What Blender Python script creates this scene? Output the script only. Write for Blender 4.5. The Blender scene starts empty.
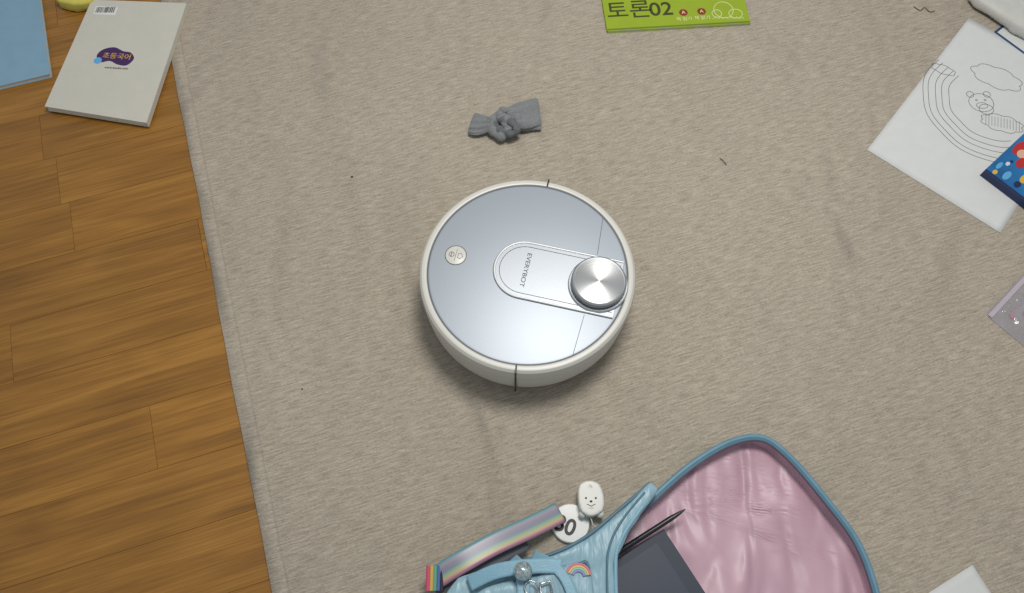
import bpy, bmesh, math, random
from mathutils import Vector, Matrix, noise
random.seed(7)
SC=bpy.context.scene
COL=bpy.context.collection
SC.view_settings.view_transform='Standard'
SC.view_settings.look='None'

# ------------------------------------------------------------ helpers
def lin(c):
    return tuple(((x/255)/12.92 if x/255<=.04045 else ((x/255+.055)/1.055)**2.4) for x in c)+(1,)
def sock_(b,n,v):
    if n in b.inputs: b.inputs[n].default_value=v
def mat(name,rgb,rough=.6,metal=0,spec=.5,noise_amt=0,noise_scale=40,bump=0,bump_scale=200,sheen=0,coat=0,trans=0,alpha=1,stretch=None):
    m=bpy.data.materials.new(name); m.use_nodes=True
    nt=m.node_tree; b=nt.nodes['Principled BSDF']
    c=lin(rgb)
    b.inputs['Base Color'].default_value=c
    b.inputs['Roughness'].default_value=rough; b.inputs['Metallic'].default_value=metal
    sock_(b,'Specular IOR Level',spec); sock_(b,'Sheen Weight',sheen); sock_(b,'Coat Weight',coat)
    sock_(b,'Transmission Weight',trans); sock_(b,'Alpha',alpha)
    tc=nt.nodes.new('ShaderNodeTexCoord'); mp=nt.nodes.new('ShaderNodeMapping')
    nt.links.new(tc.outputs['Object'],mp.inputs[0])
    if stretch: mp.inputs['Scale'].default_value=stretch
    # every surface gets a little procedural tone variation
    n=nt.nodes.new('ShaderNodeTexNoise'); n.inputs['Scale'].default_value=noise_scale; n.inputs['Detail'].default_value=4
    nt.links.new(mp.outputs[0],n.inputs['Vector'])
    r=nt.nodes.new('ShaderNodeValToRGB'); a=noise_amt if noise_amt else .03
    r.color_ramp.elements[0].position=.3; r.color_ramp.elements[1].position=.7
    r.color_ramp.elements[0].color=tuple(x*(1-a) for x in c[:3])+(1,)
    r.color_ramp.elements[1].color=tuple(min(1,x*(1+a)) for x in c[:3])+(1,)
    nt.links.new(n.outputs['Fac'],r.inputs[0]); nt.links.new(r.outputs[0],b.inputs['Base Color'])
    if bump:
        n2=nt.nodes.new('ShaderNodeTexNoise'); n2.inputs['Scale'].default_value=bump_scale; n2.inputs['Detail'].default_value=3
        nt.links.new(mp.outputs[0],n2.inputs['Vector'])
        bp=nt.nodes.new('ShaderNodeBump'); bp.inputs['Strength'].default_value=1; bp.inputs['Distance'].default_value=bump
        nt.links.new(n2.outputs['Fac'],bp.inputs['Height']); nt.links.new(bp.outputs[0],b.inputs['Normal'])
    return m
def empty(name,loc=(0,0,0),rz=0):
    e=bpy.data.objects.new(name,None); COL.objects.link(e); e.location=loc; e.rotation_euler=(0,0,rz); e.empty_display_size=.05
    return e
def obj(name,me,m=None,parent=None,smooth=False):
    o=bpy.data.objects.new(name,me); COL.objects.link(o)
    if m is not None:
        for mm in (m if isinstance(m,(list,tuple)) else [m]): me.materials.append(mm)
    if parent: o.parent=parent
    if smooth:
        for p in me.polygons: p.use_smooth=True
    return o
def bm_obj(name,bm,m,parent,smooth=False):
    bmesh.ops.recalc_face_normals(bm,faces=bm.faces[:])
    me=bpy.data.meshes.new(name); bm.to_mesh(me); bm.free()
    return obj(name,me,m,parent,smooth)
def prism(name,pts,z0,z1,m,parent=None,bevel=0,seg=2,smooth=False):
    bm=bmesh.new()
    vb=[bm.verts.new((p[0],p[1],z0)) for p in pts]; vt=[bm.verts.new((p[0],p[1],z1)) for p in pts]
    bm.faces.new(vb[::-1]); bm.faces.new(vt); n=len(pts)
    for i in range(n): bm.faces.new((vb[i],vb[(i+1)%n],vt[(i+1)%n],vt[i]))
    o=bm_obj(name,bm,m,parent,smooth)
    if bevel:
        b=o.modifiers.new('b','BEVEL'); b.width=bevel; b.segments=seg; b.limit_method='ANGLE'; b.angle_limit=math.radians(40)
    return o
def lathe(name,prof,m,parent=None,seg=128,loc=(0,0,0),smooth=True,close=True):
    bm=bmesh.new(); rings=[]
    for r,z in prof:
        if r<1e-6: rings.append([bm.verts.new((0,0,z))])
        else: rings.append([bm.verts.new((r*math.cos(2*math.pi*i/seg),r*math.sin(2*math.pi*i/seg),z)) for i in range(seg)])
    for a,b in zip(rings,rings[1:]):
        for i in range(seg):
            j=(i+1)%seg
            if len(a)==1 and len(b)==1: continue
            if len(a)==1: bm.faces.new((a[0],b[i],b[j]))
            elif len(b)==1: bm.faces.new((a[i],a[j],b[0]))
            else: bm.faces.new((a[i],a[j],b[j],b[i]))
    o=bm_obj(name,bm,m,parent,False); o.location=loc
    if smooth:
        for p in o.data.polygons: p.use_smooth=True
        e=o.modifiers.new('es','EDGE_SPLIT'); e.split_angle=math.radians(32)
    return o
def circ(cx,cy,rx,ry=None,n=32,rot=0):
    ry=ry or rx
    out=[]
    for i in range(n):
        a=2*math.pi*i/n; x=rx*math.cos(a); y=ry*math.sin(a)
        out.append((cx+x*math.cos(rot)-y*math.sin(rot),cy+x*math.sin(rot)+y*math.cos(rot)))
    return out
def catmull(pts,n=8,closed=True):
    out=[]; N=len(pts); rng=range(N) if closed else range(N-1)
    for i in rng:
        g=lambda k: Vector(pts[k%N]) if closed else Vector(pts[max(0,min(N-1,k))])
        p0,p1,p2,p3=g(i-1),g(i),g(i+1),g(i+2)
        for s in range(n):
            t=s/n
            out.append(tuple(.5*((2*p1)+(-p0+p2)*t+(2*p0-5*p1+4*p2-p3)*t*t+(-p0+3*p1-3*p2+p3)*t**3)))
    if not closed: out.append(tuple(pts[-1]))
    return out
def tomesh(o,name,m,parent):
    dg=bpy.context.evaluated_depsgraph_get(); dg.update()
    me=bpy.data.meshes.new_from_object(o.evaluated_get(dg))
    loc=o.location.copy(); rot=o.rotation_euler.copy()
    bpy.data.objects.remove(o)
    me.materials.clear()
    n=obj(name,me,m,parent); n.location=loc; n.rotation_euler=rot
    return n
def tube(name,pts,r,m,parent=None,closed=False,res=3,radii=None):
    c=bpy.data.curves.new(name,'CURVE'); c.dimensions='3D'; c.bevel_depth=r; c.bevel_resolution=res; c.use_fill_caps=True
    s=c.splines.new('POLY'); s.points.add(len(pts)-1)
    for i,p in enumerate(pts):
        s.points[i].co=(p[0],p[1],p[2],1)
        if radii: s.points[i].radius=radii[i]
    s.use_cyclic_u=closed
    o=bpy.data.objects.new(name,c); COL.objects.link(o)
    n=tomesh(o,name,m,parent)
    for p in n.data.polygons: p.use_smooth=True
    return n
def text(name,body,size,loc,rz,m,parent=None,ext=.0002,bold=0,sx=1):
    c=bpy.data.curves.new(name,'FONT'); c.body=body; c.size=size; c.align_x='CENTER'; c.align_y='CENTER'; c.extrude=ext; c.offset=bold
    o=bpy.data.objects.new(name,c); COL.objects.link(o); o.location=loc; o.rotation_euler=(0,0,rz)
    n=tomesh(o,name,m,parent); n.scale=(sx,1,1); return n
def strip_wall(name,pts,z0,z1,off0,off1,m,parent,closed=True):
    """vertical cloth band following an outline; off = outward shift at bottom/top"""
    bm=bmesh.new(); N=len(pts); cx=sum(p[0] for p in pts)/N; cy=sum(p[1] for p in pts)/N
    rows=[]
    K=6
    for k in range(K+1):
        t=k/K; z=z0+(z1-z0)*t; off=off0+(off1-off0)*t+.003*math.sin(math.pi*t)
        row=[]
        for i in range(N):
            a=Vector(pts[(i-1)%N]); b=Vector(pts[(i+1)%N]); tg=(b-a).normalized(); nr=Vector((tg.y,-tg.x))
            if nr.dot(Vector((pts[i][0]-cx,pts[i][1]-cy)))<0: nr=-nr
            w=.0015*math.sin(i*.9)*math.sin(math.pi*t)
            row.append(bm.verts.new((pts[i][0]+nr.x*(off+w),pts[i][1]+nr.y*(off+w),z)))
        rows.append(row)
    for a,b in zip(rows,rows[1:]):
        for i in range(N if closed else N-1):
            j=(i+1)%N; bm.faces.new((a[i],a[j],b[j],b[i]))
    return bm_obj(name,bm,m,parent,True)
def soften(o,voxel=.005,sm=8,disp=.004,size=.04):
    r=o.modifiers.new('r','REMESH'); r.mode='VOXEL'; r.voxel_size=voxel; r.use_smooth_shade=True
    s=o.modifiers.new('s','SMOOTH'); s.iterations=sm; s.factor=.6
    if disp:
        t=bpy.data.textures.new(o.name+'_t','CLOUDS'); t.noise_scale=size; t.noise_depth=1
        d=o.modifiers.new('d','DISPLACE'); d.texture=t; d.strength=disp; d.mid_level=.5
        s=o.modifiers.new('s2','SMOOTH'); s.iterations=1; s.factor=.5

ANG=math.radians(18.06)     # direction of floor planks / rug weave
EX,EY=-.523,.02             # a point on the rug's left edge

# ------------------------------------------------------------ wood floor
def wood_material():
    m=bpy.data.materials.new('laminate_wood'); m.use_nodes=True; nt=m.node_tree; L=nt.links; b=nt.nodes['Principled BSDF']
    tc=nt.nodes.new('ShaderNodeTexCoord'); geo=nt.nodes.new('ShaderNodeNewGeometry')
    mul=nt.nodes.new('ShaderNodeMath'); mul.operation='MULTIPLY'; mul.inputs[1].default_value=37
    L.new(geo.outputs['Random Per Island'],mul.inputs[0])
    cmb=nt.nodes.new('ShaderNodeCombineXYZ'); 
    for i in range(3): L.new(mul.outputs[0],cmb.inputs[i])
    add=nt.nodes.new('ShaderNodeVectorMath'); add.operation='ADD'; L.new(tc.outputs['Object'],add.inputs[0]); L.new(cmb.outputs[0],add.inputs[1])
    def nz(scale,sc,detail,dist=0):
        mp=nt.nodes.new('ShaderNodeMapping'); mp.inputs['Scale'].default_value=sc; L.new(add.outputs[0],mp.inputs[0])
        n=nt.nodes.new('ShaderNodeTexNoise'); n.inputs['Scale'].default_value=scale; n.inputs['Detail'].default_value=detail; n.inputs['Distortion'].default_value=dist
        L.new(mp.outputs[0],n.inputs['Vector']); return n
    grain=nz(14,(.22,3.0,1),6,.9); fine=nz(60,(.12,5,1),4); mott=nz(9,(.5,1.4,1),3,.4)
    r=nt.nodes.new('ShaderNodeValToRGB'); cr=r.color_ramp
    cr.elements[0].position=.3; cr.elements[0].color=lin((106,70,24))
    cr.elements[1].position=.72; cr.elements[1].color=lin((180,130,58))
    e=cr.elements.new(.5); e.color=lin((147,101,38))
    mx=nt.nodes.new('ShaderNodeMath'); mx.operation='MULTIPLY_ADD'; mx.inputs[1].default_value=.35; L.new(fine.outputs['Fac'],mx.inputs[0])
    m2=nt.nodes.new('ShaderNodeMath'); m2.operation='MULTIPLY'; m2.inputs[1].default_value=.35; L.new(grain.outputs['Fac'],m2.inputs[0])
    m3=nt.nodes.new('ShaderNodeMath'); m3.operation='MULTIPLY_ADD'; m3.inputs[1].default_value=.3; L.new(mott.outputs['Fac'],m3.inputs[0]); L.new(m2.outputs[0],m3.inputs[2])
    L.new(m3.outputs[0],mx.inputs[2]); L.new(mx.outputs[0],r.inputs[0])
    hs=nt.nodes.new('ShaderNodeHueSaturation'); L.new(r.outputs[0],hs.inputs['Color'])
    mr=nt.nodes.new('ShaderNodeMapRange'); mr.inputs['To Min'].default_value=.86; mr.inputs['To Max'].default_value=1.08; L.new(geo.outputs['Random Per Island'],mr.inputs[0]); L.new(mr.outputs[0],hs.inputs['Value'])
    L.new(hs.outputs[0],b.inputs['Base Color'])
    b.inputs['Roughness'].default_value=.34
    bp=nt.nodes.new('ShaderNodeBump'); bp.inputs['Distance'].default_value=.0004; bp.inputs['Strength'].default_value=.6; L.new(mx.outputs[0],bp.inputs['Height']); L.new(bp.outputs[0],b.inputs['Normal'])
    return m
def build_floor():
    root=empty('floor',(0,0,0),ANG)
    W=.11; Lp=.86; bm=bmesh.new(); g=.00022; zt=-.005; zb=-.013
    for row in range(-20,22):
        off={-1:-.63,0:-.30,1:-.84,2:-.50,3:-.72}.get(row,random.uniform(-.86,0))
        y0=row*W+g; y1=(row+1)*W-g
        k0=int((-2.3-off)/Lp)-1
        x=off+k0*Lp
        while x<2.4:
            a,bx=x+g,x+Lp-g
            if bx>-2.4:
                c=.0003
                vs=[bm.verts.new(v) for v in ((a,y0,zb),(bx,y0,zb),(bx,y1,zb),(a,y1,zb),(a,y0,zt-c),(bx,y0,zt-c),(bx,y1,zt-c),(a,y1,zt-c),(a+c,y0+c,zt),(bx-c,y0+c,zt),(bx-c,y1-c,zt),(a+c,y1-c,zt))]
                for l in (0,4):
                    for i in range(4):
                        j=(i+1)%4; bm.faces.new((vs[l+i],vs[l+j],vs[l+4+j],vs[l+4+i]))
                bm.faces.new(vs[8:12])
            x+=Lp
    bm_obj('floor_planks',bm,wood_material(),root)
    prism('subfloor',[(-3.2,-2.25),(3.2,-2.25),(3.2,2.45),(-3.2,2.45)],-.02,-.0125,mat('subfloor_dark',(45,28,12),.9),root)
build_floor()

# ------------------------------------------------------------ rug
def rug_material():
    m=bpy.data.materials.new('woven_rug'); m.use_nodes=True; nt=m.node_tree; L=nt.links; b=nt.nodes['Principled BSDF']
    tc=nt.nodes.new('ShaderNodeTexCoord')
    def nz(scale,sc,detail,dist=0,rough=.5):
        mp=nt.nodes.new('ShaderNodeMapping'); mp.inputs['Scale'].default_value=sc; L.new(tc.outputs['Object'],mp.inputs[0])
        n=nt.nodes.new('ShaderNodeTexNoise'); n.inputs['Scale'].default_value=scale; n.inputs['Detail'].default_value=detail; n.inputs['Distortion'].default_value=dist; n.inputs['Roughness'].default_value=rough
        L.new(mp.outputs[0],n.inputs['Vector']); return n.outputs['Fac']
    def M(op,a,bv,c=None):
        n=nt.nodes.new('ShaderNodeMath'); n.operation=op
        for i,v in enumerate((a,bv,c)):
            if v is None: continue
            if isinstance(v,(int,float)): n.inputs[i].default_value=v
            else: L.new(v,n.inputs[i])
        return n.outputs[0]
    slub=nz(150,(.26,2.4,1),3,.3); thread=nz(420,(.5,1.6,1),2); big=nz(3,(1,1,1),3,.5); mid=nz(16,(.5,1.2,1),3)
    h=M('ADD',M('MULTIPLY',slub,.55),M('MULTIPLY',thread,.45))
    r=nt.nodes.new('ShaderNodeValToRGB'); cr=r.color_ramp
    cr.elements[0].position=.33; cr.elements[0].color=lin((136,126,111))
    cr.elements[1].position=.66; cr.elements[1].color=lin((184,174,158))
    L.new(h,r.inputs[0])
    v=M('ADD',M('MULTIPLY',big,.18),M('MULTIPLY',mid,.06)); v=M('ADD',v,.89)
    sep=nt.nodes.new('ShaderNodeSeparateXYZ'); L.new(tc.outputs['Object'],sep.inputs[0])
    x=sep.outputs['X']
    hem=M('COMPARE',x,.024,.0016)      # stitched hem groove
    band=M('LESS_THAN',x,.024)
    v=M('SUBTRACT',v,M('MULTIPLY',hem,.10)); v=M('ADD',v,M('MULTIPLY',band,.05))
    hs=nt.nodes.new('ShaderNodeHueSaturation'); L.new(r.outputs[0],hs.inputs['Color']); L.new(v,hs.inputs['Value'])
    L.new(hs.outputs[0],b.inputs['Base Color'])
    b.inputs['Roughness'].default_value=.95; sock_(b,'Specular IOR Level',.15); sock_(b,'Sheen Weight',.1)
    fh=M('SUBTRACT',h,M('MULTIPLY',hem,.8))
    b1=nt.nodes.new('ShaderNodeBump'); b1.inputs['Distance'].default_value=.07; b1.inputs['Strength'].default_value=.7
    wr=nz(4,(1,.5,1),2,1.2); L.new(wr,b1.inputs['Height'])
    b2=nt.nodes.new('ShaderNodeBump'); b2.inputs['Distance'].default_value=.0008; b2.inputs['Strength'].default_value=.6
    L.new(fh,b2.inputs['Height']); L.new(b1.outputs[0],b2.inputs['Normal']); L.new(b2.outputs[0],b.inputs['Normal'])
    return m
def build_rug():
    bm=bmesh.new(); nx,ny=100,240; X1=2.2; Y0,Y1=-1.3,1.5
    def vert(i,j,z):
        x=X1*i/nx; y=Y0+(Y1-Y0)*j/ny
        if i==0: x+=.002*noise.noise((y*3,0,0))+.0004*math.sin(y*40)
        return bm.verts.new((x,y,z))
    top=[[vert(i,j,0) for j in range(ny+1)] for i in range(nx+1)]
    for i in range(nx):
        for j in range(ny): bm.faces.new((top[i][j],top[i+1][j],top[i+1][j+1],top[i][j+1]))
    o=bm_obj('area_rug',bm,rug_material(),None,True)
    s=o.modifiers.new('s','SOLIDIFY'); s.thickness=.0048; s.offset=-1
    o.location=(EX,EY,0); o.rotation_euler=(0,0,ANG)
    if o.data.polygons[0].normal.z<0: o.data.flip_normals()
build_rug()

# ------------------------------------------------------------ robot vacuum
WHITE=mat('robot_white_plastic',(203,201,192),.36,noise_amt=.015)
SILV=mat('robot_silver_plate',(160,167,174),.46,.45,noise_amt=.02,noise_scale=300)
SILV2=mat('robot_silver_panel',(168,173,178),.40,.5,noise_amt=.02,noise_scale=300)
TCAP=mat('turret_grey',(140,143,145),.4,.6,noise_amt=.02)
CHROME=mat('robot_bright_rim',(232,233,232),.35,.2)
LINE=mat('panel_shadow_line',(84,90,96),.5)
DARK=mat('dark_plastic',(28,28,28),.5)
GREY=mat('grey_print',(66,70,76),.5)
BLACKR=mat('black_rubber',(18,18,18),.8)
def build_robot():
    R=empty('robot_vacuum',(.025,-.004,0),math.radians(-13.4)); R.scale=(1.0,1.0,1.26)
    lathe('body_shell',[(.0,.012),(.150,.012),(.162,.014),(.1695,.020),(.1725,.029),(.1740,.044),(.1742,.062),(.1720,.0635),(.1720,.0655),(.1755,.067),(.1760,.078),(.1745,.0842),(.171,.0875),(.1655,.0885),(.1632,.0878),(.1625,.0855),(0,.0855)],WHITE,R)
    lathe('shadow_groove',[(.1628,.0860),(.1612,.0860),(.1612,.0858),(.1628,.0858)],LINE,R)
    lathe('top_plate',[(0,.0872),(.157,.0872),(.1600,.0868),(.1612,.0858)],SILV,R)
    lathe('chassis',[(0,.005),(.145,.005),(.150,.013),(0,.013)],BLACKR,R)
    for s in (1,-1):
        w=lathe('drive_wheel',[(0,-.009),(.03,-.009),(.032,-.006),(.032,.006),(.03,.009),(0,.009)],BLACKR,R,48)
        w.rotation_euler=(math.pi/2,0,0); w.location=(0,s*.11,.032)
    w=lathe('caster_wheel',[(0,-.007),(.012,-.007),(.013,0),(.012,.007),(0,.007)],BLACKR,R,32); w.rotation_euler=(math.pi/2,0,0); w.location=(.12,0,.013)
    for a in (91,277):
        o=prism('bumper_slit',[(.163,-.0013),(.1767,-.0013),(.1767,.0013),(.163,.0013)],.016,.0889,DARK,R); o.rotation_euler=(0,0,math.radians(a))
    for s in (1,-1):
        prism('lid_seam',[(.1042,s*.055),(.1051,s*.055),(.1011,s*.1250),(.1002,s*.1250)],.0868,.08745,LINE,R)
    hw=.0515; xl=-.056
    def U(h,x0,xe):
        p=[(xe,-h)]
        for i in range(0,33):
            a=-math.pi/2-math.pi*i/32
            p.append((x0+h+h*.98*math.cos(a),h*math.sin(a)))
        p.append((xe,h)); return p
    prism('raised_panel',U(hw,xl,.150),.0868,.0882,SILV2,R,.0006)
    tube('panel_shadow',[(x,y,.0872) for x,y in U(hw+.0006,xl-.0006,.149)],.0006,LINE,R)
    tube('panel_rim',[(x,y,.0882) for x,y in U(hw-.0018,xl+.0016,.149)],.0018,CHROME,R)
    tube('panel_inner_line',[(x,y,.0882) for x,y in U(hw-.0095,xl+.0095,.146)],.0005,LINE,R)
    # lidar turret
    lx=.116
    lathe('turret_base',[(0,.088),(.0485,.088),(.048,.0905),(.0465,.0915),(.044,.0915),(0,.0915)],SILV2,R,96,(lx,0,0))
    lathe('turret_window',[(.0430,.0910),(.0430,.0950),(0,.0950)],DARK,R,96,(lx,0,0))
    lathe('turret_cap',[(0,.0945),(.0435,.0945),(.0442,.0955),(.0442,.0995),(.0435,.1010),(.0422,.1015),(.0410,.1011),(0,.1009)],TCAP,R,96,(lx,0,0))
    # brushed disc
    m=bpy.data.materials.new('brushed_metal'); m.use_nodes=True; nt=m.node_tree; b=nt.nodes['Principled BSDF']
    b.inputs['Base Color'].default_value=lin((190,191,190)); b.inputs['Metallic'].default_value=1; b.inputs['Roughness'].default_value=.36
    sock_(b,'Anisotropic',.92); sock_(b,'Anisotropic Rotation',.25)
    tg=nt.nodes.new('ShaderNodeTangent'); tg.direction_type='RADIAL'; tg.axis='Z'; nt.links.new(tg.outputs[0],b.inputs['Tangent'])
    tc=nt.nodes.new('ShaderNodeTexCoord'); ln=nt.nodes.new('ShaderNodeVectorMath'); ln.operation='LENGTH'; nt.links.new(tc.outputs['Object'],ln.inputs[0])
    nn=nt.nodes.new('ShaderNodeTexNoise'); nn.noise_dimensions='1D'; nn.inputs['Scale'].default_value=1500; nt.links.new(ln.outputs['Value'],nn.inputs['W'])
    bp=nt.nodes.new('ShaderNodeBump'); bp.inputs['Distance'].default_value=.0001; nt.links.new(nn.outputs['Fac'],bp.inputs['Height']); nt.links.new(bp.outputs[0],b.inputs['Normal'])
    lathe('turret_disc',[(0,.1016),(.004,.1016),(.0385,.1016),(.0400,.1009)],m,R,96,(lx,0,0))
    # button
    lathe('button_ring',[(.0178,.0871),(.0178,.0877),(.0170,.0879),(.0168,.0871)],GREY,R,48,(-.120,0,0))
    lathe('button',[(0,.0880),(.0155,.0880),(.0168,.0876),(.0168,.0870)],WHITE,R,48,(-.120,0,0))
    tube('icon_ring',[(x,y,.0881) for x,y in circ(-.127,.0,.0042,n=20)],.0004,GREY,R,True)
    tube('icon_line',[(-.1275,-.004,.0881),(-.1275,.004,.0881)],.0005,GREY,R)
    tube('icon_divider',[(-.120,-.011,.0881),(-.120,.011,.0881)],.0003,GREY,R)
    tube('icon_home',[(-.112,-.005,.0881),(-.108,0,.0881),(-.112,.005,.0881),(-.116,.004,.0881),(-.116,-.004,.0881),(-.112,-.005,.0881)],.0004,GREY,R)
    text('logo','EVERYBOT',.0105,(-.003,0,.0883),math.radians(-90),GREY,R,sx=1.25)
build_robot()

# ------------------------------------------------------------ sock
def build_sock():
    S=empty('sock',(0,0,0))
    m=mat('grey_knit',(122,125,125),.95,noise_amt=.15,noise_scale=300,bump=.0008,bump_scale=500,sheen=.15)
    md=mat('grey_knit_dark',(98,101,103),.95,noise_amt=.15,noise_scale=300,bump=.0008,bump_scale=500)
    def loft(name,st,m,k=7,amp=.14,ph=0):
        bm=bmesh.new(); n=56; rings=[]
        for idx,(c,w,h,ang) in enumerate(st):
            ring=[]
            for i in range(n):
                a=2*math.pi*i/n
                q=1+amp*math.sin(k*a+ph+idx*.35)+.05*math.sin(3*a+idx)
                y=w*math.cos(a)*(1+.05*math.sin(idx*2+a)); z=h*math.sin(a)*q
                y*= (1+.3*amp*math.sin(k*a*1.3+idx))
                ring.append(bm.verts.new((c[0]-y*math.sin(ang),c[1]+y*math.cos(ang),max(.0008,c[2]+z))))
            rings.append(ring)
        for a,b in zip(rings,rings[1:]):
            for i in range(n): bm.faces.new((a[i],a[(i+1)%n],b[(i+1)%n],b[i]))
        bm.faces.new(rings[0]); bm.faces.new(rings[-1])
        o=bm_obj(name,bm,m,S,True); s=o.modifiers.new('s','SUBSURF'); s.levels=1; s.render_levels=1
        return o
    A=math.radians(-8)
    loft('cuff',[((-.080,.362,.009),.022,.006,A-.1),((-.077,.361,.010),.025,.009,A-.1),((-.066,.359,.011),.025,.010,A),((-.056,.357,.011),.021,.010,A),((-.044,.356,.012),.017,.011,A),((-.030,.357,.013),.014,.011,A)],m,9,.26)
    B=math.radians(14)
    loft('foot',[((-.012,.364,.015),.015,.013,B),((-.002,.368,.017),.024,.015,B),((.012,.373,.016),.031,.015,B),((.028,.378,.014),.034,.013,B),((.044,.383,.012),.036,.011,B-.1),((.052,.386,.010),.036,.009,B-.15),((.055,.387,.008),.033,.006,B-.15)],m,5,.32,1)
    def band(name,cx,cy,rx,ry,rot,zc,r,mm,tilt):
        pts=[]
        for i in range(28):
            a=2*math.pi*i/28; x=rx*math.cos(a); y=ry*math.sin(a)
            pts.append((cx+x*math.cos(rot)-y*math.sin(rot),cy+x*math.sin(rot)+y*math.cos(rot),zc+tilt*math.sin(a+.8)))
        return tube(name,pts,r,mm,S,True,4,[1+.25*math.sin(3*i*.45) for i in range(28)])
    band('knot_loop_a',-.022,.350,.016,.022,math.radians(15),.018,.0088,m,.005)
    band('knot_loop_b',-.012,.346,.024,.011,math.radians(-38),.021,.0075,md,.006)
    band('knot_loop_c',-.006,.364,.013,.019,math.radians(50),.022,.0075,m,.005)
build_sock()

# ------------------------------------------------------------ books / papers
INK=mat('ink_dark',(40,36,34),.7)
PAGE=mat('paper_pages',(215,210,196),.85,noise_amt=.06,noise_scale=60,stretch=(1,1,30))
def para(A,U,V): return [A,(A[0]+U[0],A[1]+U[1]),(A[0]+U[0]+V[0],A[1]+U[1]+V[1]),(A[0]+V[0],A[1]+V[1])]
def book(name,pts,z0,z1,cover,bevel=.001):
    B=empty(name,(0,0,0))
    c=(sum(p[0] for p in pts)/4,sum(p[1] for p in pts)/4)
    ins=[(c[0]+(p[0]-c[0])*.985,c[1]+(p[1]-c[1])*.985) for p in pts]
    prism('page_block',ins,z0+.0008,z1-.0008,PAGE,B)
    prism('front_cover',pts,z1-.001,z1,cover,B,.0004)
    prism('back_cover',pts,z0,z0+.001,cover,B,.0004)
    return B
WB=[(-.876,.674),(-.677,.664),(-.702,.360),(-.907,.399)]
WCOV=mat('white_cover',(198,195,182),.4,noise_amt=.02)
b=book('white_workbook',WB,.0002,.014,WCOV)
prism('spine',[(-.680,.664),(-.677,.664),(-.702,.360),(-.705,.361)],.0005,.0138,WCOV,b,.0006)
PUR=mat('purple_print',(62,28,86),.5); YEL=mat('yellow_print',(214,170,50),.5); LBL=mat('blue_print',(95,165,215),.5)
prism('logo_blob',catmull([(-.824,.540),(-.802,.546),(-.782,.536),(-.766,.532),(-.757,.517),(-.768,.500),(-.787,.502),(-.804,.511),(-.822,.508),(-.833,.524)],6),.014,.0142,PUR,b)
text('logo_text','\ucd08\ub4f1\uad6d\uc5b4',.016,(-.792,.522,.0143),math.radians(-6),YEL,b)
prism('logo_dot',circ(-.828,.512,.008,n=20),.0142,.0144,LBL,b)
text('caption','www.books.com',.007,(-.787,.493,.0143),math.radians(-4),INK,b)
prism('barcode_label',para((-.864,.634),(.046,-.003),(.001,.022)),.014,.0142,mat('label_white',(220,220,215),.6),b)
x=-.861
while x<-.822:
    w=random.choice((.0007,.0012,.002)); prism('barcode_bar',para((x,.638),(w,0),(.001,.015)),.0142,.0144,INK,b); x+=w+random.choice((.0008,.0014))
LB=mat('light_blue_cover',(126,162,182),.45,noise_amt=.03)
E=(-.922,.485); U=(-.95*.21,-.31*.21); V=(-.33*.297,.944*.297)
b=book('blue_notebook',para(E,V,U),-.0048,.006,LB)
GR=mat('lime_cover',(144,166,34),.4,noise_amt=.03); GD=mat('dark_green_print',(58,60,20),.5); CR=mat('cream_print',(220,224,165),.5); RED=mat('red_print',(130,40,30),.5)
G0=(.195,.595); GU=(.2975,.022); GV=(-.016,.215)
b=book('green_workbook',para(G0,GU,GV),.0002,.007,GR)
gr=math.radians(4.2)
prism('cover_edge_stripe',para((.1955,.5965),(.296,.0219),(-.0003,.004)),.007,.0071,mat('olive_stripe',(98,118,20),.5),b)
text('title','\ud1a0\ub860',.052,(.243,.650,.0072),gr,GD,b,bold=.0002)
text('volume_number','02',.050,(.310,.653,.0072),gr,GD,b,bold=.0006)
for i,(x,y) in enumerate(((.356,.645),(.394,.648))):
    prism('icon_badge',circ(x,y,.009,n=20),.0071,.0073,RED,b); text('icon_text','A',.012,(x,y,.0074),gr,CR,b)
    text('label','\ucc45 \uc77d\uae30',.011,(x,y-.018,.0073),gr,CR,b)
for (x,y,rx,ry) in ((.440,.652,.020,.022),(.464,.642,.014,.012),(.425,.642,.010,.010)):
    tube('doodle',[(px,py,.0072) for px,py in circ(x,y,rx,ry,24)],.0007,CR,b,True)
for i in range(6):
    x=.415+i*.011; tube('doodle_line',[(x,.627,.0072),(x+.006,.633,.0072),(x+.009,.628,.0072)],.0006,CR,b)
yp=prism('yellow_pouch',catmull([(-.950,.676),(-.935,.662),(-.905,.655),(-.878,.662),(-.862,.690),(-.870,.740),(-.930,.750)],4),-.004,.022,mat('yellow_fabric',(200,190,90),.8,bump=.001,bump_scale=100,noise_amt=.1))
soften(yp,.004,6,.006,.03)

# child's drawing on sketch paper
PAP=mat('sketch_paper',(206,207,204),.85,noise_amt=.02,bump=.0001,bump_scale=400)
D=empty('pencil_drawing',(0,0,0))
A=(.677,.307); DU=(.274,.330); DV=(.208,-.181)
def sheet(name,A,U,V,z,m,parent,lift=.004,seed=0):
    bm=bmesh.new(); n=24; g=[]
    for i in range(n+1):
        r=[]
        for j in range(n+1):
            s,t=i/n,j/n; x=A[0]+U[0]*s+V[0]*t; y=A[1]+U[1]*s+V[1]*t
            r.append(bm.verts.new((x,y,z)))
        g.append(r)
    for i in range(n):
        for j in range(n): bm.faces.new((g[i][j],g[i+1][j],g[i+1][j+1],g[i][j+1]))
    o=bm_obj(name,bm,m,parent,True); s=o.modifiers.new('s','SOLIDIFY'); s.thickness=.0006; s.offset=-1
    if o.data.polygons[0].normal.z<0: o.data.flip_normals()
    return o
sheet('paper_sheet',A,DU,DV,.0012,PAP,D)
PEN=mat('pencil_line',(96,96,100),.8)
cx,cy=.945,.415
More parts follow.
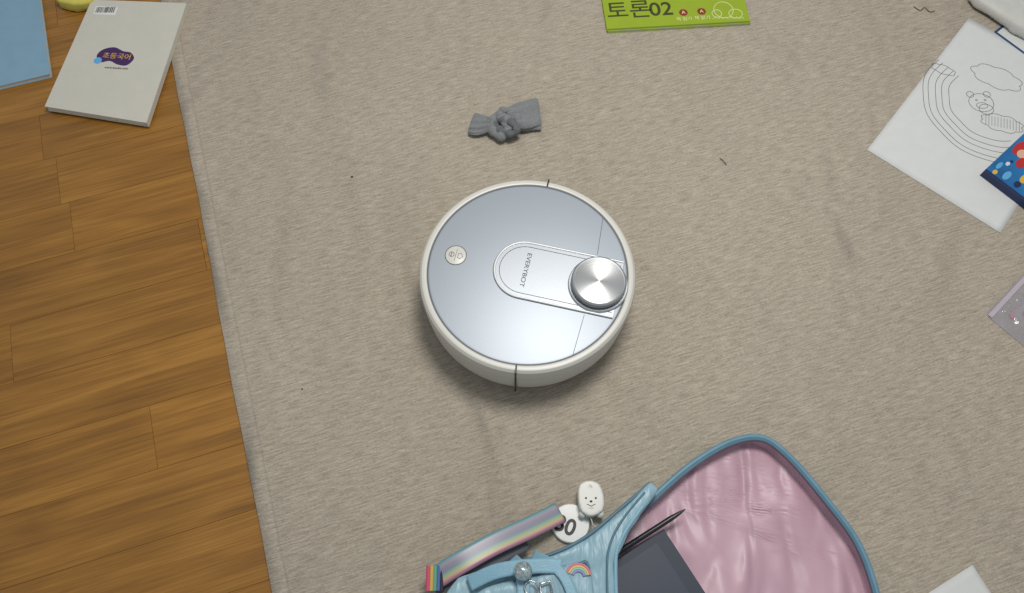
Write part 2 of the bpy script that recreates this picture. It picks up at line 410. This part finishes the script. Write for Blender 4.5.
for r in (.136,.126,.112,.100,.086):
    pts=[(cx+r*math.cos(a)+.0015*math.sin(a*9),cy+r*1.03*math.sin(a),.0013) for a in [math.radians(128+i*150/40) for i in range(41)]]
    tube('rainbow_arc',pts,.0005,PEN,D,res=1)
def ring(x,y,rx,ry,rot=0,n=28,wob=.0,nm='pencil_shape',k=7):
    p=circ(x,y,rx,ry,n,rot)
    tube(nm,[(a+wob*math.sin(k*i*2*math.pi/n),b_+wob*math.cos(k*i*2*math.pi/n),.0013) for i,(a,b_) in enumerate(p)],.0005,PEN,D,True,1)
def cloud(x,y,rx,ry,rot,k,nm):
    pts=[]
    for i in range(k*10):
        a=2*math.pi*i/(k*10); s=1+.16*abs(math.sin(k*a/2)); px=rx*s*math.cos(a); py=ry*s*math.sin(a)
        pts.append((x+px*math.cos(rot)-py*math.sin(rot),y+px*math.sin(rot)+py*math.cos(rot),.0013))
    tube(nm,pts,.0005,PEN,D,True,1)
cloud(.968,.480,.045,.024,-.5,7,'cloud_upper')
cloud(.866,.500,.022,.010,-.5,6,'cloud_small')
ring(.922,.418,.024,.022,0,nm='bear_head'); ring(.905,.438,.007,.007,nm='bear_ear'); ring(.938,.438,.007,.007,nm='bear_ear'); ring(.922,.411,.011,.007,nm='bear_muzzle')
ring(.914,.424,.002,.002,nm='bear_eye',n=8); ring(.931,.424,.002,.002,nm='bear_eye',n=8); ring(.928,.402,.014,.012,nm='bear_paw')
cloud(.950,.368,.036,.018,-.3,8,'cloud_lower')
for i in range(12):
    x=.918+i*.0055; y=.378-.0015*i
    tube('hatching',[(x,y-.012,.0013),(x+.006,y+.011,.0013)],.0004,PEN,D,res=1)
# picture book
PB=mat('blue_picture_cover',(28,104,160),.35,noise_amt=.35,noise_scale=14)
a1=math.radians(41); a2=math.radians(-49)
P0=(.877,.249)
b=book('picture_book',para(P0,(.25*math.cos(a1),.25*math.sin(a1)),(.19*math.cos(a2),.19*math.sin(a2))),.0016,.018,PB)
def bl(u,v): return (P0[0]+u*math.cos(a1)+v*math.cos(a2),P0[1]+u*math.sin(a1)+v*math.sin(a2))
def blob(nm,u,v,ru,rv,m,z=.0181,n=24):
    c=bl(u,v); prism(nm,circ(c[0],c[1],ru,rv,n,a1),.018,z,m,b)
RD=mat('bright_red_print',(180,40,36),.4); WH=mat('white_print',(200,208,214),.4); SK=mat('skin_print',(215,170,140),.4); YE=mat('yellow_print2',(210,170,60),.4); NV=mat('navy_print',(16,36,80),.4); LC=mat('sky_print',(90,160,205),.4)
blob('figure_hat',.092,.014,.020,.009,RD,.0183); blob('figure_face',.084,.025,.011,.009,SK,.0184); blob('figure_body',.066,.036,.014,.009,RD,.0185)
blob('splash_a',.022,.034,.012,.006,LC,.0183); blob('splash_b',.040,.060,.012,.007,YE,.0184); blob('window_a',.020,.058,.008,.006,NV,.0184); blob('star',.045,.020,.006,.004,WH,.0186,5); blob('boat',.030,.085,.02,.007,RD,.0185); blob('splash_c',.012,.015,.006,.004,YE,.0182); blob('cloud_p',.11,.04,.02,.012,WH,.0182); blob('eye_p',.055,.022,.003,.003,NV,.0187,8); blob('fin',.030,.012,.01,.004,LC,.0185)
prism('spine_band',para(P0,(.006*math.cos(a1),.006*math.sin(a1)),(.19*math.cos(a2),.19*math.sin(a2))),.0017,.0182,NV,b,.0005)

# white towel and blue folder, upper right
tw=prism('folded_towel',catmull([(.955,.668),(.985,.632),(1.045,.572),(1.10,.560),(1.22,.66),(1.20,.80),(1.06,.82),(.97,.72)],5),.006,.032,mat('white_terry',(196,195,188),.95,noise_amt=.05,bump=.001,bump_scale=300,sheen=.3))
soften(tw,.006,6,.006,.06)
F=empty('blue_folder',(0,0,0))
prism('folder_cover',para((.992,.598),(.20,.16),(.10,-.125)),.0002,.0016,mat('folder_blue',(40,70,110),.4),F,.0003)
prism('folder_sheet',para((.999,.597),(.185,.148),(.088,-.11)),.0016,.0019,PAP,F)

# crumpled zip bag with beads inside
Z=empty('zip_bag',(0,0,0))
zb=[(.818,-.035),(.955,.090),(1.045,-.010),(.905,-.135)]
def zp(s,t): return (zb[0][0]+(zb[1][0]-zb[0][0])*s+(zb[3][0]-zb[0][0])*t, zb[0][1]+(zb[1][1]-zb[0][1])*s+(zb[3][1]-zb[0][1])*t)
prism('bag_back',zb,.0004,.0008,mat('bag_back_film',(150,142,142),.3,noise_amt=.12,alpha=.55),Z)
cols=[mat('bead_%d'%i,c,.4) for i,c in enumerate(((175,70,125),(105,70,150),(205,200,205),(90,100,160),(180,90,110)))]
for i in range(40):
    x,y=zp(random.uniform(.10,.92),random.uniform(.16,.92))
    prism('bead',circ(x,y,random.uniform(.003,.009),random.uniform(.002,.006),12,random.random()*3),.0008,random.uniform(.003,.0055),random.choice(cols),Z,.0006)
bm=bmesh.new(); n=60; g=[]
for i in range(n+1):
    r=[]
    for j in range(n+1):
        s,t=i/n,j/n; x,y=zp(s,t); e=min(1,min(s,1-s,t,1-t)*8)
        z=.0012+e*(.008+.007*noise.noise((x*28,y*28,0))+.008*(.5-abs(noise.noise((x*55,y*55,3)))))
        r.append(bm.verts.new((x,y,z)))
    g.append(r)
for i in range(n):
    for j in range(n): bm.faces.new((g[i][j],g[i+1][j],g[i+1][j+1],g[i][j+1]))
film=mat('plastic_film',(225,220,224),.10,spec=.9,alpha=.24)
bm_obj('bag_film',bm,film,Z,True)
prism('zip_seal',para((.821,-.036),(.132,.120),(.005,-.006)),.0012,.0040,mat('seal_plastic',(180,168,176),.3),Z,.0004)

# loose sheet bottom right
sheet('loose_paper',(.696,-.446),(.297*math.cos(math.radians(-66)),.297*math.sin(math.radians(-66))),(.21*math.cos(math.radians(208)),.21*math.sin(math.radians(208))),.0012,PAP,None)

# ------------------------------------------------------------ backpack
BLUE=mat('backpack_blue',(142,176,188),.40,noise_amt=.06,noise_scale=14,bump=.010,bump_scale=24,sheen=.2,stretch=(1.6,.45,1))
BLUED=mat('backpack_blue_piping',(82,116,132),.5,noise_amt=.05)
BLUEL=mat('backpack_webbing',(128,170,188),.45,bump=.0006,bump_scale=400,noise_amt=.06)
def pink_material():
    m=bpy.data.materials.new('pink_satin'); m.use_nodes=True; nt=m.node_tree; L=nt.links; b=nt.nodes['Principled BSDF']
    tc=nt.nodes.new('ShaderNodeTexCoord'); mp=nt.nodes.new('ShaderNodeMapping'); mp.inputs['Rotation'].default_value=(0,0,math.radians(-35)); mp.inputs['Scale'].default_value=(1,.3,1)
    L.new(tc.outputs['Object'],mp.inputs[0])
    n=nt.nodes.new('ShaderNodeTexNoise'); n.inputs['Scale'].default_value=20; n.inputs['Detail'].default_value=1; n.inputs['Distortion'].default_value=.5; L.new(mp.outputs[0],n.inputs['Vector'])
    r=nt.nodes.new('ShaderNodeValToRGB'); r.color_ramp.elements[0].color=lin((180,145,158)); r.color_ramp.elements[1].color=lin((200,166,178)); L.new(n.outputs['Fac'],r.inputs[0]); L.new(r.outputs[0],b.inputs['Base Color'])
    b.inputs['Roughness'].default_value=.42; sock_(b,'Sheen Weight',.1); sock_(b,'Specular IOR Level',.5)
    bp=nt.nodes.new('ShaderNodeBump'); bp.inputs['Distance'].default_value=.028; bp.inputs['Strength'].default_value=.85; L.new(n.outputs['Fac'],bp.inputs['Height']); L.new(bp.outputs[0],b.inputs['Normal'])
    return m
PINK=pink_material()
def build_backpack():
    K=empty('backpack',(0,0,0))
    out=catmull([(.142,-.420),(.209,-.357),(.274,-.304),(.338,-.268),(.390,-.260),(.428,-.288),(.474,-.352),(.514,-.422),(.528,-.50),(.524,-.58),(.48,-.65),(.40,-.69),(.30,-.68),(.20,-.64),(.15,-.56),(.136,-.48)],8)
    prism('lining_floor',out,.002,.010,PINK,K)
    bm=bmesh.new(); vs=[bm.verts.new((x,y,.014)) for x,y in out]; f=bm.faces.new(vs)
    bmesh.ops.triangulate(bm,faces=[f])
    o=bm_obj('lining',bm,PINK,K,True)
    r=o.modifiers.new('sub','SUBSURF'); r.subdivision_type='SIMPLE'; r.levels=4; r.render_levels=4
    t=bpy.data.textures.new('lt','CLOUDS'); t.noise_scale=.07; d=o.modifiers.new('d','DISPLACE'); d.texture=t; d.strength=.014; d.mid_level=.4; d.direction='Z'
    strip_wall('gusset_lining',out,.006,.039,-.010,-.0035,PINK,K)
    strip_wall('gusset_outer',out,.0005,.039,0,.001,BLUE,K)
    tube('rim_piping',[(x,y,.040) for x,y in out],.0042,mat('rim_blue',(98,138,156),.45,noise_amt=.08),K,True)
    cxx=sum(p[0] for p in out)/len(out); cyy=sum(p[1] for p in out)/len(out)
    def inset(k,z): 
        q=[]
        N=len(out)
        for i in range(N):
            a=Vector(out[(i-1)%N]); b2=Vector(out[(i+1)%N]); tg=(b2-a).normalized(); nr=Vector((tg.y,-tg.x))
            if nr.dot(Vector((out[i][0]-cxx,out[i][1]-cyy)))<0: nr=-nr
            q.append((out[i][0]-nr.x*k,out[i][1]-nr.y*k,z))
        return q
    tube('zipper_tape',inset(.0045,.0402),.0020,BLUED,K,True)
    tube('zipper_teeth',inset(.0068,.0395),.0011,mat('zipper_teeth',(80,66,84),.4),K,True)
    # body
    body=prism('body',[(-.100,-.66),(-.098,-.50),(-.075,-.470),(-.02,-.452),(.03,-.444),(.085,-.430),(.150,-.385),(.206,-.334),(.218,-.346),(.170,-.405),(.146,-.45),(.145,-.66)],.002,.075,BLUE,K)
    soften(body,.004,5,.006,.05)
    body2=prism('front_pocket',[(-.060,-.66),(-.058,-.50),(-.04,-.486),(.04,-.468),(.090,-.452),(.112,-.462),(.120,-.66)],.06,.098,BLUE,K)
    soften(body2,.004,7,.006,.04)
    tube('pocket_piping',catmull([(-.058,-.60,.088),(-.055,-.51,.088),(-.038,-.489,.090),(.03,-.471,.092),(.090,-.455,.090),(.108,-.466,.090),(.112,-.60,.090)],6,False),.0026,BLUED,K)
    tube('edge_piping',catmull([(-.075,-.474,.068),(-.01,-.452,.072),(.05,-.441,.073),(.105,-.416,.073),(.160,-.374,.072),(.206,-.337,.069)],6,False),.0026,BLUED,K)
    tube('opening_piping',catmull([(.214,-.346,.068),(.182,-.384,.073),(.158,-.418,.074),(.147,-.46,.073),(.147,-.62,.072)],6,False),.0030,BLUEL,K)
    tube('opening_zipper',catmull([(.196,-.352,.075),(.163,-.388,.077),(.141,-.425,.078),(.134,-.47,.078),(.133,-.60,.078)],6,False),.0016,BLUED,K)
    def ribbon(name,pts,w,m,th=.0015):
        c=catmull(pts,8,False); bm=bmesh.new(); rows=[]
        for i,p in enumerate(c):
            a=Vector(c[max(0,i-1)]); b3=Vector(c[min(len(c)-1,i+1)]); tg=(b3-a); nr=Vector((-tg.y,tg.x,0)).normalized()
            rows.append([bm.verts.new(Vector(p)+nr*w*(k/6-.5)) for k in range(7)])
        uvl=bm.loops.layers.uv.new('UVMap')
        for i,(a,b3) in enumerate(zip(rows,rows[1:])):
            for k in range(6):
                f=bm.faces.new((a[k],a[k+1],b3[k+1],b3[k]))
                for l,(uu,vv) in zip(f.loops,((i,k),(i,k+1),(i+1,k+1),(i+1,k))): l[uvl].uv=(uu/len(rows),vv/6)
        o=bm_obj(name,bm,m,K,True); s=o.modifiers.new('s','SOLIDIFY'); s.thickness=th; s.offset=0
        return o
    ribbon('blue_webbing_a',[(-.060,-.480,.086),(-.02,-.464,.098),(.03,-.458,.102),(.070,-.458,.101)],.020,BLUEL)
    ribbon('blue_webbing_b',[(.000,-.446,.078),(.010,-.460,.101),(.016,-.490,.106),(.010,-.54,.107)],.018,BLUEL)
    ribbon('blue_webbing_c',[(.03,-.440,.076),(.055,-.455,.098),(.075,-.478,.104),(.09,-.52,.105)],.014,BLUEL)
    # rainbow shoulder strap
    m=bpy.data.materials.new('rainbow_webbing'); m.use_nodes=True; nt=m.node_tree; bb=nt.nodes['Principled BSDF']
    uv=nt.nodes.new('ShaderNodeUVMap'); sp=nt.nodes.new('ShaderNodeSeparateXYZ'); nt.links.new(uv.outputs[0],sp.inputs[0])
    rp=nt.nodes.new('ShaderNodeValToRGB'); cr=rp.color_ramp; cr.interpolation='LINEAR'
    cl=[(0,(140,115,134)),(.12,(180,125,145)),(.24,(190,172,124)),(.36,(145,174,145)),(.5,(126,136,150)),(.66,(140,134,150)),(.8,(158,148,158)),(.92,(110,155,160)),(1,(90,136,146))]
    cr.elements[0].color=lin(cl[0][1]); cr.elements[1].color=lin(cl[-1][1])
    for p,c in cl[1:-1]: e=cr.elements.new(p); e.color=lin(c)
    nt.links.new(sp.outputs['Y'],rp.inputs[0]); nt.links.new(rp.outputs[0],bb.inputs['Base Color']); bb.inputs['Roughness'].default_value=.35
    ribbon('rainbow_strap',[(-.112,-.470,.045),(-.08,-.452,.058),(-.03,-.424,.052),(.03,-.395,.036),(.074,-.372,.022)],.032,m)
    cols=[(200,80,110),(205,165,90),(100,160,130),(80,105,160),(50,36,52)]
    for i,c in enumerate(cols):
        tube('strap_fold',[(-.121+i*.005,-.452,.050),(-.121+i*.005,-.486,.046)],.0034,mat('strap_stripe_%d'%i,c,.5),K)
    ribbon('strap_backing',[(-.115,-.478,.036),(-.05,-.450,.040),(.02,-.412,.022)],.030,mat('grey_webbing',(90,92,100),.7))
    for i,c in enumerate(((205,120,140),(215,185,115),(140,190,175),(150,140,190))):
        r=.017-.003*i
        tube('rainbow_print',[(.092+r*math.cos(a),-.472+r*math.sin(a),.100) for a in [math.radians(10+j*10) for j in range(16)]],.0017,mat('print_%d'%i,c,.5),K)
    bpy.ops.mesh.primitive_ico_sphere_add(subdivisions=3,radius=.013,location=(.015,-.466,.117)); s=bpy.context.object; s.name='crystal_ball'; s.parent=K
    s.data.materials.append(mat('crystal',(180,195,198),.15,.6,noise_amt=.5,noise_scale=220))
    MET=mat('metal_ring',(170,170,170),.25,1)
    tube('key_ring',[(x,y,.110) for x,y in circ(.026,-.487,.009,n=24)],.0012,MET,K,True)
    tube('buckle',[(.040,-.497,.108),(.055,-.492,.108),(.052,-.478,.108),(.038,-.482,.108)],.0018,MET,K,True)
    # navy notebook and pen inside
    NVY=mat('navy_cover',(44,52,66),.55,noise_amt=.06,noise_scale=200)
    N0=(.228,-.398); nu=(-.854*.17,-.521*.17); nv=(.51*.22,-.86*.22)
    N=empty('navy_notebook'); 
    prism('cover_back',para(N0,nu,nv),.020,.022,NVY,N,.0006); prism('page_block',para((N0[0]-.002,N0[1]-.003),(nu[0]*.96,nu[1]*.96),(nv[0]*.96,nv[1]*.96)),.022,.029,PAGE,N); prism('cover_front',para(N0,nu,nv),.029,.031,NVY,N,.0008)
    prism('cover_pocket',para((N0[0]-.012,N0[1]-.020),(nu[0]*.55,nu[1]*.55),(nv[0]*.5,nv[1]*.5)),.031,.0314,mat('navy_panel',(48,56,71),.5),N)
    PN=empty('black_pen')
    a=Vector((.150,-.436,.034)); b4=Vector((.259,-.372,.048)); 
    tube('barrel',[tuple(a.lerp(b4,t)) for t in (0,.1,.5,.8,.93,1)],.0042,mat('pen_black',(26,26,30),.35),PN,radii=[.8,1,1,1,.6,.2])
    tube('clip',[tuple(a.lerp(b4,t)+Vector((0,0,.0048))) for t in (.05,.35)],.0012,mat('pen_clip',(70,70,74),.3,.8),PN)
    # badge and bear charm
    B=empty('number_badge')
    lathe('disc',[(0,.0),(.028,.0),(.0295,.002),(.0295,.005),(.028,.007),(0,.0075)],mat('badge_white',(215,215,212),.35),B,64,(.090,-.386,.001))
    text('digits','80',.034,(.081,-.390,.0087),math.radians(-22),mat('badge_black',(15,15,15),.5),B,bold=.0008)
    C=empty('bear_charm')
    o=prism('head',catmull([(.106,-.372),(.101,-.352),(.104,-.332),(.118,-.325),(.134,-.330),(.141,-.350),(.138,-.370),(.121,-.379)],5),.009,.030,mat('charm_white',(212,211,204),.4),C)
    soften(o,.002,7,0)
    for x in (.108,.135):
        bpy.ops.mesh.primitive_uv_sphere_add(radius=.006,location=(x,-.374,.018)); e=bpy.context.object; e.name='ear'; e.parent=C; e.data.materials.append(o.data.materials[0]); 
        for p in e.data.polygons: p.use_smooth=True
    prism('button',circ(.120,-.336,.004,n=16),.0285,.0300,mat('charm_grey',(120,120,120),.4),C)
    for x in (.113,.128): prism('eye',circ(x,-.352,.0015,n=10),.0295,.0306,INK,C)
    prism('nose',circ(.1205,-.357,.0022,.0015,n=12),.0296,.0308,INK,C)
    tube('mouth',[(.114,-.361,.0302),(.1205,-.364,.0302),(.127,-.361,.0302)],.0005,INK,C)
    prism('cheek',circ(.1205,-.367,.004,.002,n=12),.0296,.0300,mat('pink_cheek',(200,140,150),.5),C)
    tube('cord',[(.120,-.378,.016),(.122,-.392,.030),(.128,-.402,.055),(.134,-.410,.070)],.0012,mat('cord_white',(190,190,185),.7),C)
build_backpack()

# ------------------------------------------------------------ debris on the rug
H=empty('hair_strand')
HB=mat('hair_dark',(40,34,30),.6)
tube('strand',catmull([(.842,.668,.001),(.852,.655,.003),(.862,.662,.004),(.872,.652,.002),(.884,.656,.001)],6,False),.0007,HB,H,res=1)
tube('strand_b',catmull([(.394,.288,.001),(.400,.280,.003),(.405,.272,.001)],5,False),.0006,HB,H,res=1)
bm=bmesh.new()
for i,(x,y,s) in enumerate([(-.300,.246,.0026),(-.348,-.169,.0018)]+[(random.uniform(-.3,.75),random.uniform(-.3,.55),random.uniform(.0005,.0008)) for _ in range(5)]):
    mt=Matrix.Translation((x,y,s*.6))@Matrix.Diagonal((s,s*.7,s*.6,1)); bmesh.ops.create_icosphere(bm,subdivisions=1,radius=1,matrix=mt)
bm_obj('crumbs',bm,mat('crumb',(70,56,44),.9),None,True)

# ------------------------------------------------------------ light, world, camera
w=bpy.data.worlds.new('world'); SC.world=w; w.use_nodes=True
w.node_tree.nodes['Background'].inputs[0].default_value=(.88,.94,1,1); w.node_tree.nodes['Background'].inputs[1].default_value=.38
def area(name,loc,size,power,col,shape='DISK'):
    l=bpy.data.lights.new(name,'AREA'); l.shape=shape; l.size=size; l.energy=power; l.color=col
    o=bpy.data.objects.new(name,l); COL.objects.link(o); o.location=loc; return o
area('ceiling_light',(.22,.30,1.95),.6,28,(1,.97,.93))
cam=bpy.data.objects.new('camera',bpy.data.cameras.new('camera')); COL.objects.link(cam)
cam.location=(0,-.5723,1.2557); cam.rotation_euler=(math.radians(24.5),0,0)
cam.data.sensor_width=36; cam.data.lens=790/1024*36; cam.data.clip_start=.01
SC.camera=cam
